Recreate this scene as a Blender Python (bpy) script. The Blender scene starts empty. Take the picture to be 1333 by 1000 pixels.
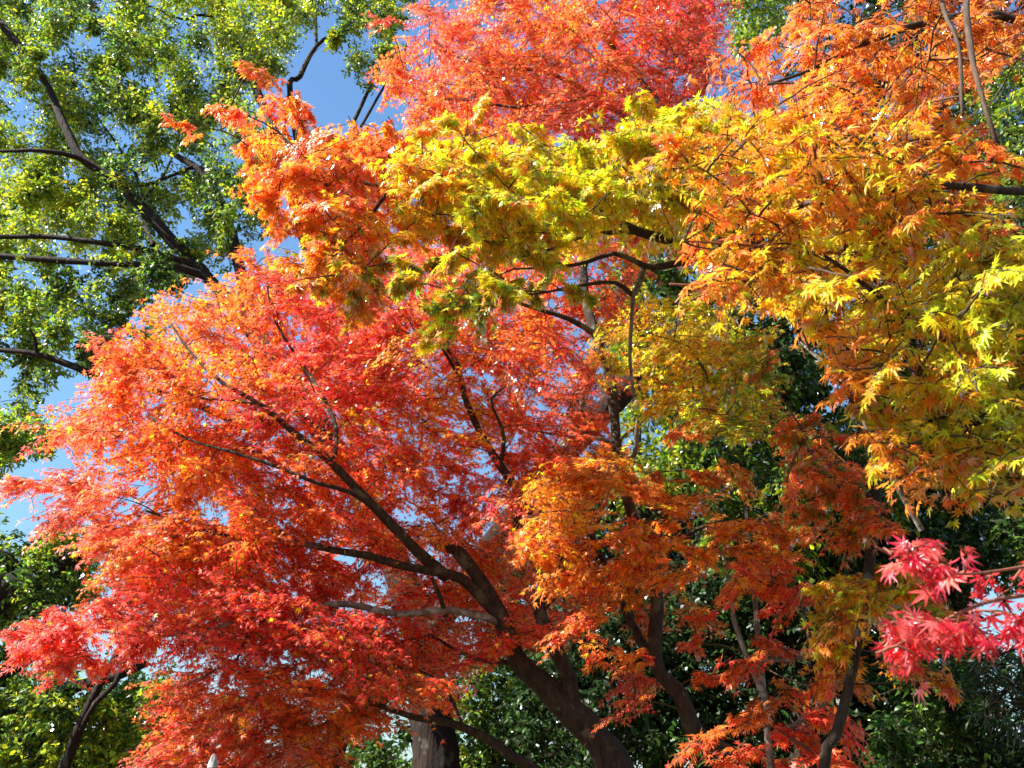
import bpy, math, random
import numpy as np
from mathutils import noise
rng = np.random.default_rng(11)
random.seed(11)
S = bpy.context.scene
COL = S.collection

# ------------------------------------------------------------------ camera
F = 1280.0                     # focal length in pixels of the 1333 x 1000 frame
PITCH = math.radians(26.0)
EYE = np.array([0.0, 0.0, 1.6])
cam = bpy.data.cameras.new('camera'); cam_o = bpy.data.objects.new('camera', cam); COL.objects.link(cam_o)
cam.sensor_width = 36.0; cam.lens = F / 1333.0 * 36.0
cam.clip_start = 0.05; cam.clip_end = 3000.0
cam_o.location = EYE.tolist(); cam_o.rotation_euler = (math.pi / 2 + PITCH, 0, 0)
cam.dof.use_dof = True; cam.dof.focus_distance = 6.8; cam.dof.aperture_fstop = 6.3
S.camera = cam_o
RGT = np.array([1.0, 0, 0])
FWD = np.array([0, math.cos(PITCH), math.sin(PITCH)])
UPV = np.array([0, -math.sin(PITCH), math.cos(PITCH)])
def P(px, py, Y):
    d = FWD + RGT * (px - 666.5) / F + UPV * (500.0 - py) / F
    return EYE + d * (Y / d[1])
def proj(p):
    q = p - EYE
    z = q @ FWD
    return np.stack([666.5 + F * (q @ RGT) / z, 500.0 - F * (q @ UPV) / z], -1)

# ------------------------------------------------------------------ sky, sun, exposure
SUN_EL, SUN_AZ = math.radians(44.0), math.radians(-103.0)      # azimuth from +Y towards +X
to_sun = np.array([math.sin(SUN_AZ) * math.cos(SUN_EL), math.cos(SUN_AZ) * math.cos(SUN_EL), math.sin(SUN_EL)])
W = bpy.data.worlds.new('World'); S.world = W; W.use_nodes = True
nt = W.node_tree; nt.nodes.clear()
sky = nt.nodes.new('ShaderNodeTexSky'); sky.sky_type = 'NISHITA'; sky.sun_disc = False
sky.sun_elevation = SUN_EL; sky.sun_rotation = SUN_AZ % (2 * math.pi)
sky.air_density = 1.9; sky.dust_density = 0.0; sky.ozone_density = 10.0
bg = nt.nodes.new('ShaderNodeBackground'); bg.inputs['Strength'].default_value = 0.062
wo = nt.nodes.new('ShaderNodeOutputWorld')
nt.links.new(sky.outputs[0], bg.inputs[0]); nt.links.new(bg.outputs[0], wo.inputs[0])
from mathutils import Vector
sun = bpy.data.lights.new('sun', 'SUN'); sun.energy = 5.0; sun.angle = math.radians(0.5); sun.color = (1.0, 0.95, 0.87)
sun_o = bpy.data.objects.new('sun', sun); COL.objects.link(sun_o)
sun_o.rotation_euler = Vector((-to_sun).tolist()).to_track_quat('-Z', 'Y').to_euler()
S.view_settings.view_transform = 'Standard'; S.view_settings.look = 'None'
S.view_settings.gamma = 1.0; S.view_settings.exposure = 1.72
S.cycles.max_bounces = 8; S.cycles.diffuse_bounces = 5; S.cycles.glossy_bounces = 2

# ------------------------------------------------------------------ materials
def new_mat(name):
    m = bpy.data.materials.new(name); m.use_nodes = True; m.node_tree.nodes.clear()
    return m, m.node_tree.nodes, m.node_tree.links
def leaf_mat(name, trans=0.5, gloss=0.35, rough=0.32, tgain=1.25):
    m, N, L = new_mat(name)
    at = N.new('ShaderNodeAttribute'); at.attribute_name = 'leaf_colour'
    # fine mottling on the blade itself
    no = N.new('ShaderNodeTexNoise'); no.inputs['Scale'].default_value = 80.0
    tc = N.new('ShaderNodeTexCoord'); L.new(tc.outputs['Object'], no.inputs['Vector'])
    mr = N.new('ShaderNodeMapRange'); mr.inputs[1].default_value = 0.3; mr.inputs[2].default_value = 0.7; mr.inputs[3].default_value = 0.78; mr.inputs[4].default_value = 1.25
    L.new(no.outputs['Fac'], mr.inputs[0])
    vm = N.new('ShaderNodeVectorMath'); vm.operation = 'SCALE'
    L.new(at.outputs['Color'], vm.inputs[0]); L.new(mr.outputs[0], vm.inputs['Scale'])
    df = N.new('ShaderNodeBsdfDiffuse'); tr = N.new('ShaderNodeBsdfTranslucent')
    L.new(vm.outputs[0], df.inputs['Color'])
    v2 = N.new('ShaderNodeVectorMath'); v2.operation = 'SCALE'; v2.inputs['Scale'].default_value = tgain
    L.new(vm.outputs[0], v2.inputs[0]); L.new(v2.outputs[0], tr.inputs['Color'])
    mx = N.new('ShaderNodeMixShader'); mx.inputs[0].default_value = trans
    L.new(df.outputs[0], mx.inputs[1]); L.new(tr.outputs[0], mx.inputs[2])
    gl = N.new('ShaderNodeBsdfGlossy'); gl.inputs['Roughness'].default_value = rough
    gl.inputs['Color'].default_value = (1, 1, 1, 1)
    fr = N.new('ShaderNodeFresnel'); fr.inputs['IOR'].default_value = 1.45
    mu = N.new('ShaderNodeMath'); mu.operation = 'MULTIPLY'; mu.inputs[1].default_value = gloss
    L.new(fr.outputs[0], mu.inputs[0])
    m2 = N.new('ShaderNodeMixShader'); L.new(mu.outputs[0], m2.inputs[0])
    L.new(mx.outputs[0], m2.inputs[1]); L.new(gl.outputs[0], m2.inputs[2])
    o = N.new('ShaderNodeOutputMaterial'); L.new(m2.outputs[0], o.inputs[0])
    return m
def bark_mat(name, c0, c1, lichen=None, amount=0.0, scale=9.0, stretch=0.35, bump=0.5):
    m, N, L = new_mat(name)
    tc = N.new('ShaderNodeTexCoord'); mp = N.new('ShaderNodeMapping')
    mp.inputs['Scale'].default_value = (1, 1, stretch); L.new(tc.outputs['Object'], mp.inputs['Vector'])
    n1 = N.new('ShaderNodeTexNoise'); n1.inputs['Scale'].default_value = scale * 3; n1.inputs['Detail'].default_value = 8
    n1.inputs['Roughness'].default_value = 0.7
    L.new(mp.outputs[0], n1.inputs['Vector'])
    cr = N.new('ShaderNodeValToRGB'); cr.color_ramp.elements[0].position = 0.32; cr.color_ramp.elements[1].position = 0.68
    cr.color_ramp.elements[0].color = (*c0, 1); cr.color_ramp.elements[1].color = (*c1, 1)
    L.new(n1.outputs['Fac'], cr.inputs[0])
    out = cr.outputs[0]
    if lichen:
        n2 = N.new('ShaderNodeTexNoise'); n2.inputs['Scale'].default_value = scale; n2.inputs['Detail'].default_value = 5
        L.new(tc.outputs['Object'], n2.inputs['Vector'])
        c2 = N.new('ShaderNodeValToRGB'); c2.color_ramp.elements[0].position = 0.62 - amount * 0.2; c2.color_ramp.elements[1].position = 0.70 - amount * 0.2
        L.new(n2.outputs['Fac'], c2.inputs[0])
        mi = N.new('ShaderNodeMix'); mi.data_type = 'RGBA'; mi.inputs[7].default_value = (*lichen, 1)
        L.new(c2.outputs[0], mi.inputs[0]); L.new(out, mi.inputs[6]); out = mi.outputs[2]
    b = N.new('ShaderNodeBsdfPrincipled'); b.inputs['Roughness'].default_value = 0.85
    b.inputs['Specular IOR Level'].default_value = 0.25
    L.new(out, b.inputs['Base Color'])
    bu = N.new('ShaderNodeBump'); bu.inputs['Strength'].default_value = bump; bu.inputs['Distance'].default_value = 0.06
    L.new(n1.outputs['Fac'], bu.inputs['Height']); L.new(bu.outputs[0], b.inputs['Normal'])
    o = N.new('ShaderNodeOutputMaterial'); L.new(b.outputs[0], o.inputs[0])
    return m
M_MAPLE = leaf_mat('maple_leaf', 0.55, 0.32, 0.38, 1.6)
M_NEAR = leaf_mat('near_maple_leaf', 0.50, 0.32, 0.36, 1.5)
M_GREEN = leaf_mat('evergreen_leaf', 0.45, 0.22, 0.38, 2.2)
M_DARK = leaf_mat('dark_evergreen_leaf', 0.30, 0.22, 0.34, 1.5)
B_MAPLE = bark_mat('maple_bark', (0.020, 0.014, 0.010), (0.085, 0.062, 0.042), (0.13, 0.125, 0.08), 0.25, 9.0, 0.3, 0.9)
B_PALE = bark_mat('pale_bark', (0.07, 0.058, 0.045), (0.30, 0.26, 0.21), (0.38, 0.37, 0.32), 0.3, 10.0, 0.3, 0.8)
B_CAMPHOR = bark_mat('camphor_bark', (0.010, 0.006, 0.004), (0.040, 0.022, 0.015), (0.08, 0.076, 0.056), 0.1, 6.0, 0.12, 1.0)
B_TWIG = bark_mat('twig_bark', (0.045, 0.028, 0.018), (0.13, 0.085, 0.055), None, 0, 10.0)
B_REDTWIG = bark_mat('red_twig_bark', (0.22, 0.06, 0.035), (0.34, 0.14, 0.09), None, 0, 10.0)

# ------------------------------------------------------------------ object helpers
def empty(name, loc, label, cat, group=None):
    o = bpy.data.objects.new(name, None); COL.objects.link(o); o.location = [float(v) for v in loc]
    o.empty_display_size = 0.3
    o['label'] = label; o['category'] = cat
    if group: o['group'] = group
    return o
def link_mesh(name, me, parent=None, label=None):
    o = bpy.data.objects.new(name, me); COL.objects.link(o)
    if parent is not None:
        o.parent = parent; o.location = -parent.location
    if label: o['label'] = label
    return o
def raw_mesh(name, V, tris, mats, matidx=None, colours=None, smooth=False):
    V = np.ascontiguousarray(V, np.float32); tris = np.ascontiguousarray(tris, np.int32)
    me = bpy.data.meshes.new(name)
    me.vertices.add(len(V)); me.vertices.foreach_set('co', V.ravel())
    me.loops.add(tris.size); me.loops.foreach_set('vertex_index', tris.ravel())
    me.polygons.add(len(tris)); k = tris.shape[1]
    me.polygons.foreach_set('loop_start', np.arange(0, tris.size, k, dtype=np.int32))
    if matidx is not None: me.polygons.foreach_set('material_index', np.ascontiguousarray(matidx, np.int32))
    if smooth: me.polygons.foreach_set('use_smooth', np.ones(len(tris), bool))
    for m in mats: me.materials.append(m)
    me.update(calc_edges=True)
    if colours is not None:
        a = me.color_attributes.new('leaf_colour', 'FLOAT_COLOR', 'POINT')
        a.data.foreach_set('color', np.ascontiguousarray(np.c_[colours, np.ones(len(V))], np.float32).ravel())
    return me
def nrm(v): return v / np.maximum(np.linalg.norm(v, axis=-1, keepdims=True), 1e-9)

def smooth_path(pts, rad, step=0.09):
    """Catmull-Rom through pts, resampled"""
    pts = np.array(pts); rad = np.array(rad)
    p = np.vstack([2 * pts[0] - pts[1], pts, 2 * pts[-1] - pts[-2]])
    out, ro = [], []
    for i in range(1, len(p) - 2):
        seg = np.linalg.norm(p[i + 1] - p[i]); n = max(2, int(seg / step))
        for k in range(n):
            t = k / n
            a = 0.5 * ((2 * p[i]) + (-p[i - 1] + p[i + 1]) * t + (2 * p[i - 1] - 5 * p[i] + 4 * p[i + 1] - p[i + 2]) * t * t + (-p[i - 1] + 3 * p[i] - 3 * p[i + 1] + p[i + 2]) * t ** 3)
            out.append(a); ro.append(rad[i - 1] * (1 - t) + rad[i] * t)
    out.append(pts[-1]); ro.append(rad[-1])
    return np.array(out), np.array(ro)
def tube_mesh(path, rad, sides=10, knob=0.10, wander=0.0):
    n = len(path)
    path = path.copy()
    if wander > 0:
        for ax in range(3):
            ph = rng.uniform(0, 6.28, 3); s = np.arange(n) * 0.09
            path[:, ax] += wander * (np.sin(s * 3.1 + ph[0]) * 0.6 + np.sin(s * 7.3 + ph[1]) * 0.3) * np.minimum(1, np.minimum(np.arange(n), np.arange(n)[::-1]) / 6)
    T = nrm(np.gradient(path, axis=0))
    ref = np.array([0.3, 0.9, 0.1]) if abs(T[0][2]) > 0.7 else np.array([0, 0, 1.0])
    u = nrm(np.cross(T[0], ref)); V = []
    ph = rng.uniform(0, 6.28, 5)
    for i in range(n):
        u = nrm(u - T[i] * (u @ T[i])); w = np.cross(T[i], u)
        for k in range(sides):
            a = 2 * math.pi * k / sides
            s = i * 0.09
            qq = path[i] + rad[i] * (math.cos(a) * u + math.sin(a) * w)
            f = 1 + (0.10 * noise.noise(Vector(qq * np.array([9, 9, 3.5]))) + 0.09 * noise.noise(Vector(qq * np.array([26, 26, 8])))) * min(1, rad[i] / 0.05) + knob * (0.5 * math.sin(2 * a + s * 2 + ph[0]) + 0.4 * math.sin(3 * a - s * 3.3 + ph[1]) + 0.5 * math.sin(s * 6 + ph[2]) + 0.3 * math.sin(s * 13 + 2 * a + ph[3]))
            V.append(path[i] + rad[i] * f * (math.cos(a) * u + math.sin(a) * w))
    tri = []
    for i in range(n - 1):
        for k in range(sides):
            a = i * sides + k; b = i * sides + (k + 1) % sides
            tri += [(a, b, b + sides), (a, b + sides, a + sides)]
    V.append(path[-1] + T[-1] * rad[-1] * 0.3); e = len(V) - 1
    for k in range(sides): tri.append(((n - 1) * sides + k, (n - 1) * sides + (k + 1) % sides, e))
    return np.array(V), np.array(tri)

# ------------------------------------------------------------------ leaf shapes (tip along +y, face +z, stalk end at origin)
def maple_leaf(lobes, shoulder, curl):
    """lobes: list of (angle, length); fan from the stalk end"""
    pts = []
    for i, (a, l) in enumerate(lobes):
        a0 = math.radians(a)
        if shoulder:
            for da, f in ((-shoulder, 0.55), (0, 1.0), (shoulder, 0.55)):
                pts.append((a0 + math.radians(da), l * f, 1.0 if f == 1.0 else 0.35))
        else: pts.append((a0, l, 1.0))
        if i < len(lobes) - 1:
            an = math.radians((a + lobes[i + 1][0]) / 2); pts.append((an, min(l, lobes[i + 1][1]) * (0.36 if shoulder else 0.40), 0.15))
    V = [(0, 0, 0)]; tip = [0.0]
    for a, l, t in pts:
        x, y = math.sin(a) * l, math.cos(a) * l
        V.append((x, y, -curl * (x * x * 1.1 + y * y * 0.9))); tip.append(t)
    T = [(0, i + 1, i) for i in range(1, len(V) - 1)]
    return np.array(V), np.array(T), np.array(tip)
L_FAR = maple_leaf([(-92, .60), (-44, .90), (0, 1.0), (44, .90), (92, .60)], 0, 0.22)
L_MID = maple_leaf([(-118, .42), (-78, .72), (-38, .93), (0, 1.0), (38, .93), (78, .72), (118, .42)], 0, 0.30)
L_NEAR = maple_leaf([(-120, .42), (-80, .72), (-39, .92), (0, 1.0), (39, .92), (80, .72), (120, .42)], 10, 0.22)
def oval(w, curl=0.25):
    V = np.array([(0, 0, 0), (-w, .35, .08), (-w * .8, .7, .05 - curl * .4), (0, 1, -curl), (w * .8, .7, .05 - curl * .4), (w, .35, .08)])
    return V, np.array([(0, 5, 1), (5, 4, 1), (4, 2, 1), (4, 3, 2)]), np.array([0, .2, .4, 1, .4, .2])
L_OVAL = oval(0.26); L_LONG = oval(0.15, 0.35); L_NEEDLE = oval(0.055, 0.1)

# linear base colours of the leaves; d and e darkened to imitate shade
PAL = {'R': (.70, .068, .034), 'C': (.60, .036, .042), 'S': (.72, .135, .036), 'O': (.70, .205, .026), 'A': (.66, .29, .012),
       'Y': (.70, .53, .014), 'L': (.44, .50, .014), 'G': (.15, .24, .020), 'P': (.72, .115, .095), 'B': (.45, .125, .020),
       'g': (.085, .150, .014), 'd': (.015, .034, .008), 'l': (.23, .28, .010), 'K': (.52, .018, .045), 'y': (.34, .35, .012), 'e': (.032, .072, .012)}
PALK = {k: np.array(v) for k, v in PAL.items()}

def in_poly(x, y, poly):
    c = False; n = len(poly); j = n - 1
    for i in range(n):
        xi, yi = poly[i]; xj, yj = poly[j]
        if (yi > y) != (yj > y) and x < (xj - xi) * (y - yi) / (yj - yi) + xi: c = not c
        j = i
    return c

LIGHTSIDE = nrm(np.array([-0.55, -0.55, 0.5]))      # leaves turn their faces to the open, sunny side
class Tree:
    def __init__(self, name, base, label, cat='tree', group=None, bark=B_MAPLE):
        self.root = empty(name, base, label, cat, group); self.bark = bark
        self.nodes = []; self.noder = []; self.prune = []
    def limb(self, part, pts, w0, w1, ground=None, label=None, bark=None, sides=10, knob=0.10, wander=0.01, attach=True, step=0.09):
        """pts: (px, py, Y); w0, w1: widths in frame pixels; ground: 3-D point the trunk rises from"""
        P3 = [P(*p) for p in pts]
        n = len(P3)
        ws = w0 if isinstance(w0, (list, tuple)) else [w0 + (w1 - w0) * i / (n - 1) for i in range(n)]
        R = [0.5 * ws[i] * np.linalg.norm(P3[i] - EYE) / F for i in range(n)]
        if ground is not None: 
            g = np.array(ground); P3 = [g, g * 0.5 + P3[0] * 0.5 + np.array([0, 0, 0.0])] + P3; R = [R[0] * 1.55, R[0] * 1.12] + R
        path, rad = smooth_path(P3, R, step)
        V, T = tube_mesh(path, rad, sides, knob, wander)
        o = link_mesh(part, raw_mesh(part, V, T, [bark or self.bark], smooth=True), self.root, label)
        if attach:
            for q in path[::3] if ground is None else path[len(path) // 3::3]: self.nodes.append(q)
        return o
    def bough(self, part, poly, Y, n, r, leaf, size, colours, mat=M_MAPLE, flat=0.22, droop=0.35, tw=20, lv=7, holes=(), sig=55, label=None,
              twig=B_TWIG, tint=0.16, upn=(0.75, 0.4), wild=0.45, keep=1.0, spread=1.0, tipc=None, sidey=0.8, tipamt=0.5, face=0.45, fleck=None, mixp=0.5, stray=0.25):
        xs = [p[0] for p in poly]; ys = [p[1] for p in poly]
        C = []; Q = []
        for _ in range(n):
            best, bd = None, -1
            for _k in range(6):
                for _t in range(200):
                    x, y = rng.uniform(min(xs), max(xs)), rng.uniform(min(ys), max(ys))
                    if in_poly(x, y, poly) and not any(((x - h[0]) / h[2]) ** 2 + ((y - h[1]) / h[3]) ** 2 < 1 for h in holes): break
                yy = rng.uniform(*Y); q = np.array([x / 60, y / 45, (yy - Y[0]) / max(0.3, Y[1] - Y[0]) * 2.0])
                d = min((np.linalg.norm(q - z) for z in Q), default=9)
                if d > bd: best, bd = (x, y, yy, q), d
            Q.append(best[3]); C.append(P(*best[:3]))
        C = np.array(C); small = rng.random(n) < stray
        C[small] += rng.normal(0, 0.38 * r[1], (int(small.sum()), 3))
        # --- join every spray to the nearest wood already there (limb or earlier twig)
        nodes = np.array(self.nodes); par = [-1] * len(nodes); order = np.argsort([np.min(np.linalg.norm(nodes - c, axis=1)) for c in C])
        tw_pts, tw_r = [], []
        nl = list(nodes); heads = {}
        for i in order:
            c = C[i]; A = np.array(nl)
            dv = c - A; d = np.linalg.norm(dv, axis=1) + 0.6 * np.maximum(0, -dv[:, 2])
            j = int(np.argmin(d)); a = A[j]; d = np.linalg.norm(c - a)
            h = c - a; h[2] *= 0.35
            h = h + rng.normal(0, 0.12, 3); h = nrm(h)
            m = a * 0.5 + c * 0.5 + np.array([0, 0, 0.10 * d]) + rng.normal(0, 0.06 * d, 3)
            e = c + h * r[0] * 0.5
            t = np.linspace(0, 1, 7)[:, None]
            cv = (1 - t) ** 2 * a + 2 * t * (1 - t) * m + t * t * e + rng.normal(0, 0.012 * min(d, 1), (7, 3)) * (t * (1 - t) * 4)
            tw_pts.append(cv); tw_r.append((0.004 + 0.0045 * min(d, 2.5) , 0.0022))
            nl += [cv[k] for k in (2, 3, 4, 5)]
            heads[i] = h
        self.nodes = nl
        # --- leaves
        pos, dr, nm, sz, co, tc = [], [], [], [], [], []
        side_tw, side_r = [], []
        ck = np.array([[c[0], c[1]] for c in colours], float); cc = [c[2] for c in colours]
        pxy = proj(C)
        for i in range(n):
            c = C[i]; h = heads[i]; R = rng.uniform(*r) * (0.6 if small[i] else 1.0)
            h = nrm(np.array([h[0], h[1], h[2] * 0.3]))
            pn = nrm(np.array([0, 0, 1.0]) * upn[0] + h * upn[1] + rng.normal(0, 0.22, 3))
            s = nrm(np.cross(pn, h)); h = np.cross(s, pn)
            k = max(2, int(tw * rng.uniform(0.7, 1.25) * (0.45 if small[i] and flat < 0.6 else 1.0)))
            u = rng.uniform(-0.75, 0.55, k) * spread; ang = rng.uniform(-1.45, 1.45, k)
            d = np.cos(ang)[:, None] * h + np.sin(ang)[:, None] * s + rng.normal(0, flat, k)[:, None] * pn
            if flat > 0.6: d = nrm(rng.normal(0, 1, (k, 3)) + h * 0.3 + np.array([0, 0, 0.25])); u *= 0.5
            d = nrm(d); st = c + h * (u * R)[:, None] + s * rng.normal(0, 0.12 * R, k)[:, None] + pn * rng.normal(0, flat * 0.45 * R, k)[:, None]
            ln = R * rng.uniform(0.35, 0.85, k)
            en = st + d * ln[:, None] - np.array([0, 0, 1.0]) * (0.18 * droop * ln)[:, None]
            mi = (st + en) / 2 + np.array([0, 0, 1.0]) * (0.06 * ln)[:, None]
            side_tw.append(np.stack([st, mi, en], 1)); 
            # colour of the spray, then of the twig, then of the leaf
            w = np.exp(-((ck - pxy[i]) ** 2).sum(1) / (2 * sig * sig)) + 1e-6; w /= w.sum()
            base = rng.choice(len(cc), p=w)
            for q in range(k):
                b = base if rng.random() < mixp else rng.choice(len(cc), p=w)
                opts = cc[b]
                m = max(2, int(lv * rng.uniform(0.7, 1.3)))
                t = np.linspace(0.12, 1, m) + rng.normal(0, 0.03, m)
                p0 = (1 - t)[:, None] ** 2 * st[q] + (2 * t * (1 - t))[:, None] * (2 * mi[q] - (st[q] + en[q]) / 2) + (t ** 2)[:, None] * en[q]
                for sd in (-1, 1):
                    if keep < 1: kk = rng.random(m) < keep
                    else: kk = np.ones(m, bool)
                    nk = int(kk.sum())
                    if not nk: continue
                    lat = np.cross(pn, d[q])
                    ld = nrm(d[q] * 0.6 + sd * sidey * lat + rng.normal(0, 0.3, (nk, 3)) + np.array([0, 0, -droop]))
                    pos.append(p0[kk] + ld * size * 0.35); dr.append(ld)
                    nm.append(pn + LIGHTSIDE * face + rng.normal(0, wild, (nk, 3)))
                    sz.append(size * rng.uniform(0.62, 1.15, nk))
                    a = np.array([PALK[opts[z]] for z in rng.integers(0, len(opts), nk)])
                    if fleck:
                        fl = rng.random(nk) < 0.12; a[fl] = np.array([PALK[z] for z in fleck])[rng.integers(0, len(fleck), int(fl.sum()))]
                    a = a * np.exp(rng.normal(0, tint, (nk, 1))) * np.exp(rng.normal(0, tint * 0.55, (nk, 3)))
                    co.append(a)
        pos = np.vstack(pos); dr = np.vstack(dr); nm = np.vstack(nm); sz = np.concatenate(sz); co = np.clip(np.vstack(co), 0.004, 0.85)
        xr = nrm(np.cross(dr, nm)); nz = np.cross(xr, dr)
        LV, LT, LTIP = leaf
        wid = rng.uniform(0.68, 1.06, (len(pos), 1, 1)); jit = 1 + rng.normal(0, 0.13, (len(pos), len(LV), 1)); jit[:, 0] = 1
        cur = rng.uniform(-0.2, 2.4, (len(pos), 1, 1))
        V = pos[:, None] + sz[:, None, None] * jit * (wid * LV[None, :, 0:1] * xr[:, None] + LV[None, :, 1:2] * dr[:, None] + cur * LV[None, :, 2:3] * nz[:, None])
        k = len(LV); T = (np.arange(len(pos))[:, None, None] * k + LT[None]).reshape(-1, 3)
        CO = np.repeat(co[:, None], k, 1)
        if tipc is not None:
            amt = (LTIP[None, :, None] * rng.uniform(0, tipamt, (len(pos), 1, 1)))
            CO = CO * (1 - amt) + amt * np.array(PALK[tipc])
        V = V.reshape(-1, 3); CO = CO.reshape(-1, 3); nleaf = len(T)
        # --- wood of the bough: joined twigs and side twigs as thin tubes
        def tubes(A, ra, rb, off, sides=4):
            N_, K, _ = A.shape
            tg = nrm(np.gradient(A, axis=1)); ref = np.where(np.abs(tg[..., 2:3]) > 0.8, np.array([1.0, 0, 0]), np.array([0, 0, 1.0]))
            uu = nrm(np.cross(tg, ref)); ww = np.cross(tg, uu)
            rr = ra[:, None] + (rb - ra)[:, None] * np.linspace(0, 1, K)[None]
            a = np.arange(sides) * 2 * math.pi / sides
            VV = A[:, :, None] + rr[:, :, None, None] * (np.cos(a)[None, None, :, None] * uu[:, :, None] + np.sin(a)[None, None, :, None] * ww[:, :, None])
            i0 = (np.arange(N_)[:, None, None] * K + np.arange(K - 1)[None, :, None]) * sides
            kk = np.arange(sides)[None, None]; k2 = (kk + 1) % sides
            q = np.stack([np.stack([i0 + kk, i0 + k2, i0 + k2 + sides], -1), np.stack([i0 + kk, i0 + k2 + sides, i0 + kk + sides], -1)], -2)
            return VV.reshape(-1, 3), q.reshape(-1, 3) + off
        A = np.array(tw_pts); R2 = np.array(tw_r)
        V1, T1 = tubes(A, R2[:, 0], R2[:, 1], len(V), 5)
        B = np.vstack(side_tw); V2, T2 = tubes(B, np.full(len(B), 0.0032), np.full(len(B), 0.0014), len(V) + len(V1), 3)
        VV = np.vstack([V, V1, V2]); TT = np.vstack([T, T1, T2])
        CO = np.vstack([CO, np.full((len(V1) + len(V2), 3), 0.05)])
        mi = np.concatenate([np.zeros(nleaf), np.ones(len(T1) + len(T2))])
        me = raw_mesh(part, VV, TT, [mat, twig], mi, CO)
        return link_mesh(part, me, self.root, label)

# ------------------------------------------------------------------ ground
m, N, L = new_mat('forest_floor')
n1 = N.new('ShaderNodeTexNoise'); n1.inputs['Scale'].default_value = 3.0; n1.inputs['Detail'].default_value = 10
cr = N.new('ShaderNodeValToRGB'); cr.color_ramp.elements[0].color = (.05, .035, .02, 1); cr.color_ramp.elements[1].color = (.16, .10, .05, 1)
b = N.new('ShaderNodeBsdfPrincipled'); b.inputs['Roughness'].default_value = 0.95; o = N.new('ShaderNodeOutputMaterial')
L.new(n1.outputs[0], cr.inputs[0]); L.new(cr.outputs[0], b.inputs['Base Color']); L.new(b.outputs[0], o.inputs[0])
gx = np.linspace(-1, 1, 81); gx = np.sign(gx) * np.abs(gx) ** 2.2 * 900
X, Yg = np.meshgrid(gx, gx); Zg = 0.06 * np.sin(X * 0.7 + 1) * np.cos(Yg * 0.6) - 0.05
gv = np.stack([X, Yg, Zg], -1).reshape(-1, 3); ii = np.arange(80); a = (ii[:, None] * 81 + ii[None]).ravel()
gm = raw_mesh('ground', gv, np.stack([a, a + 1, a + 82, a + 81], -1), [m], smooth=True)
go = link_mesh('ground', gm); go['kind'] = 'structure'

# ------------------------------------------------------------------ red maple, centre left
def gp(px, py, Y, dx=0.0, dy=0.0):
    q = P(px, py, Y); return np.array([q[0] + dx, q[1] + dy, -0.1])
base = gp(800, 1010, 7.2, 0.45, 0.1)
t = Tree('maple_tree', base, 'broad scarlet maple with forked grey trunk, filling the centre and left', 'maple tree')
t.limb('trunk', [(805, 1012, 7.2), (742, 925, 7.15), (675, 858, 7.05), (648, 795, 6.95), (615, 742, 6.9), (590, 714, 6.85), (566, 711, 6.8)], [42, 32, 25, 21, 18, 15, 12], 0, base, knob=.13, sides=18, step=.05)
t.limb('limb', [(742, 930, 7.15), (740, 885, 7.1), (716, 832, 7.0), (703, 798, 7.0), (712, 760, 6.95), (729, 720, 6.9), (733, 697, 6.85), (690, 674, 6.8), (684, 650, 6.75), (650, 604, 6.7), (622, 560, 6.7), (603, 515, 6.7), (597, 480, 6.7), (578, 448, 6.7), (550, 424, 6.7), (530, 400, 6.8)], [26, 24, 20, 17, 16, 15, 14, 12, 11, 10, 9, 8, 7, 6, 4, 3], 0)
t.limb('limb', [(648, 800, 6.95), (600, 752, 6.85), (560, 742, 6.7), (520, 735, 6.6), (480, 724, 6.5), (435, 717, 6.45), (390, 708, 6.4), (330, 706, 6.4), (265, 690, 6.4), (190, 665, 6.5)], 15.6, 2.8)
t.limb('limb', [(580, 750, 6.85), (545, 720, 6.6), (500, 672, 6.4), (462, 632, 6.35), (430, 600, 6.3), (380, 560, 6.3), (340, 528, 6.3), (290, 500, 6.3), (250, 462, 6.4), (222, 420, 6.5)], 15.6, 2.1)
t.limb('limb', [(500, 672, 6.4), (455, 640, 6.2), (415, 628, 6.1), (360, 606, 6.1), (300, 588, 6.1), (245, 572, 6.2), (190, 540, 6.3)], 7.0, 2.1)
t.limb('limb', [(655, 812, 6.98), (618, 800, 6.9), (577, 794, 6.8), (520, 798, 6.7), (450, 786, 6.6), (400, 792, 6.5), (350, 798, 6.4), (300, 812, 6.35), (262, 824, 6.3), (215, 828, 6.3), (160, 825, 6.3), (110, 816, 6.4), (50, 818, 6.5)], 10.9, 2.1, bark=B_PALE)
t.limb('limb', [(578, 795, 6.8), (572, 775, 6.75), (562, 752, 6.7)], 7, 5)
t.limb('limb', [(360, 793, 6.42), (335, 815, 6.3), (318, 832, 6.3), (308, 858, 6.3), (280, 872, 6.3), (262, 885, 6.3)], 4.7, 1.4)
t.limb('limb', [(434, 602, 6.3), (437, 560, 6.4), (420, 515, 6.5), (388, 468, 6.6), (362, 425, 6.6), (350, 385, 6.6), (349, 335, 6.7)], 6.2, 2.1)
t.limb('limb', [(652, 604, 6.7), (656, 570, 6.6), (648, 545, 6.55), (640, 520, 6.5), (662, 500, 6.5)], 5.5, 2.1)
t.limb('limb', [(598, 490, 6.7), (583, 465, 6.6), (562, 430, 6.5), (560, 400, 6.5)], 5.5, 2.1)
t.limb('limb', [(700, 800, 7.0), (730, 770, 7.2), (752, 735, 7.3), (770, 700, 7.4), (790, 650, 7.5)], 7.0, 2.1)
t.limb('limb', [(345, 530, 6.3), (300, 520, 6.2), (250, 515, 6.2), (205, 470, 6.3), (160, 440, 6.4), (120, 440, 6.5)], 3.9, 1.4)
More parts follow.
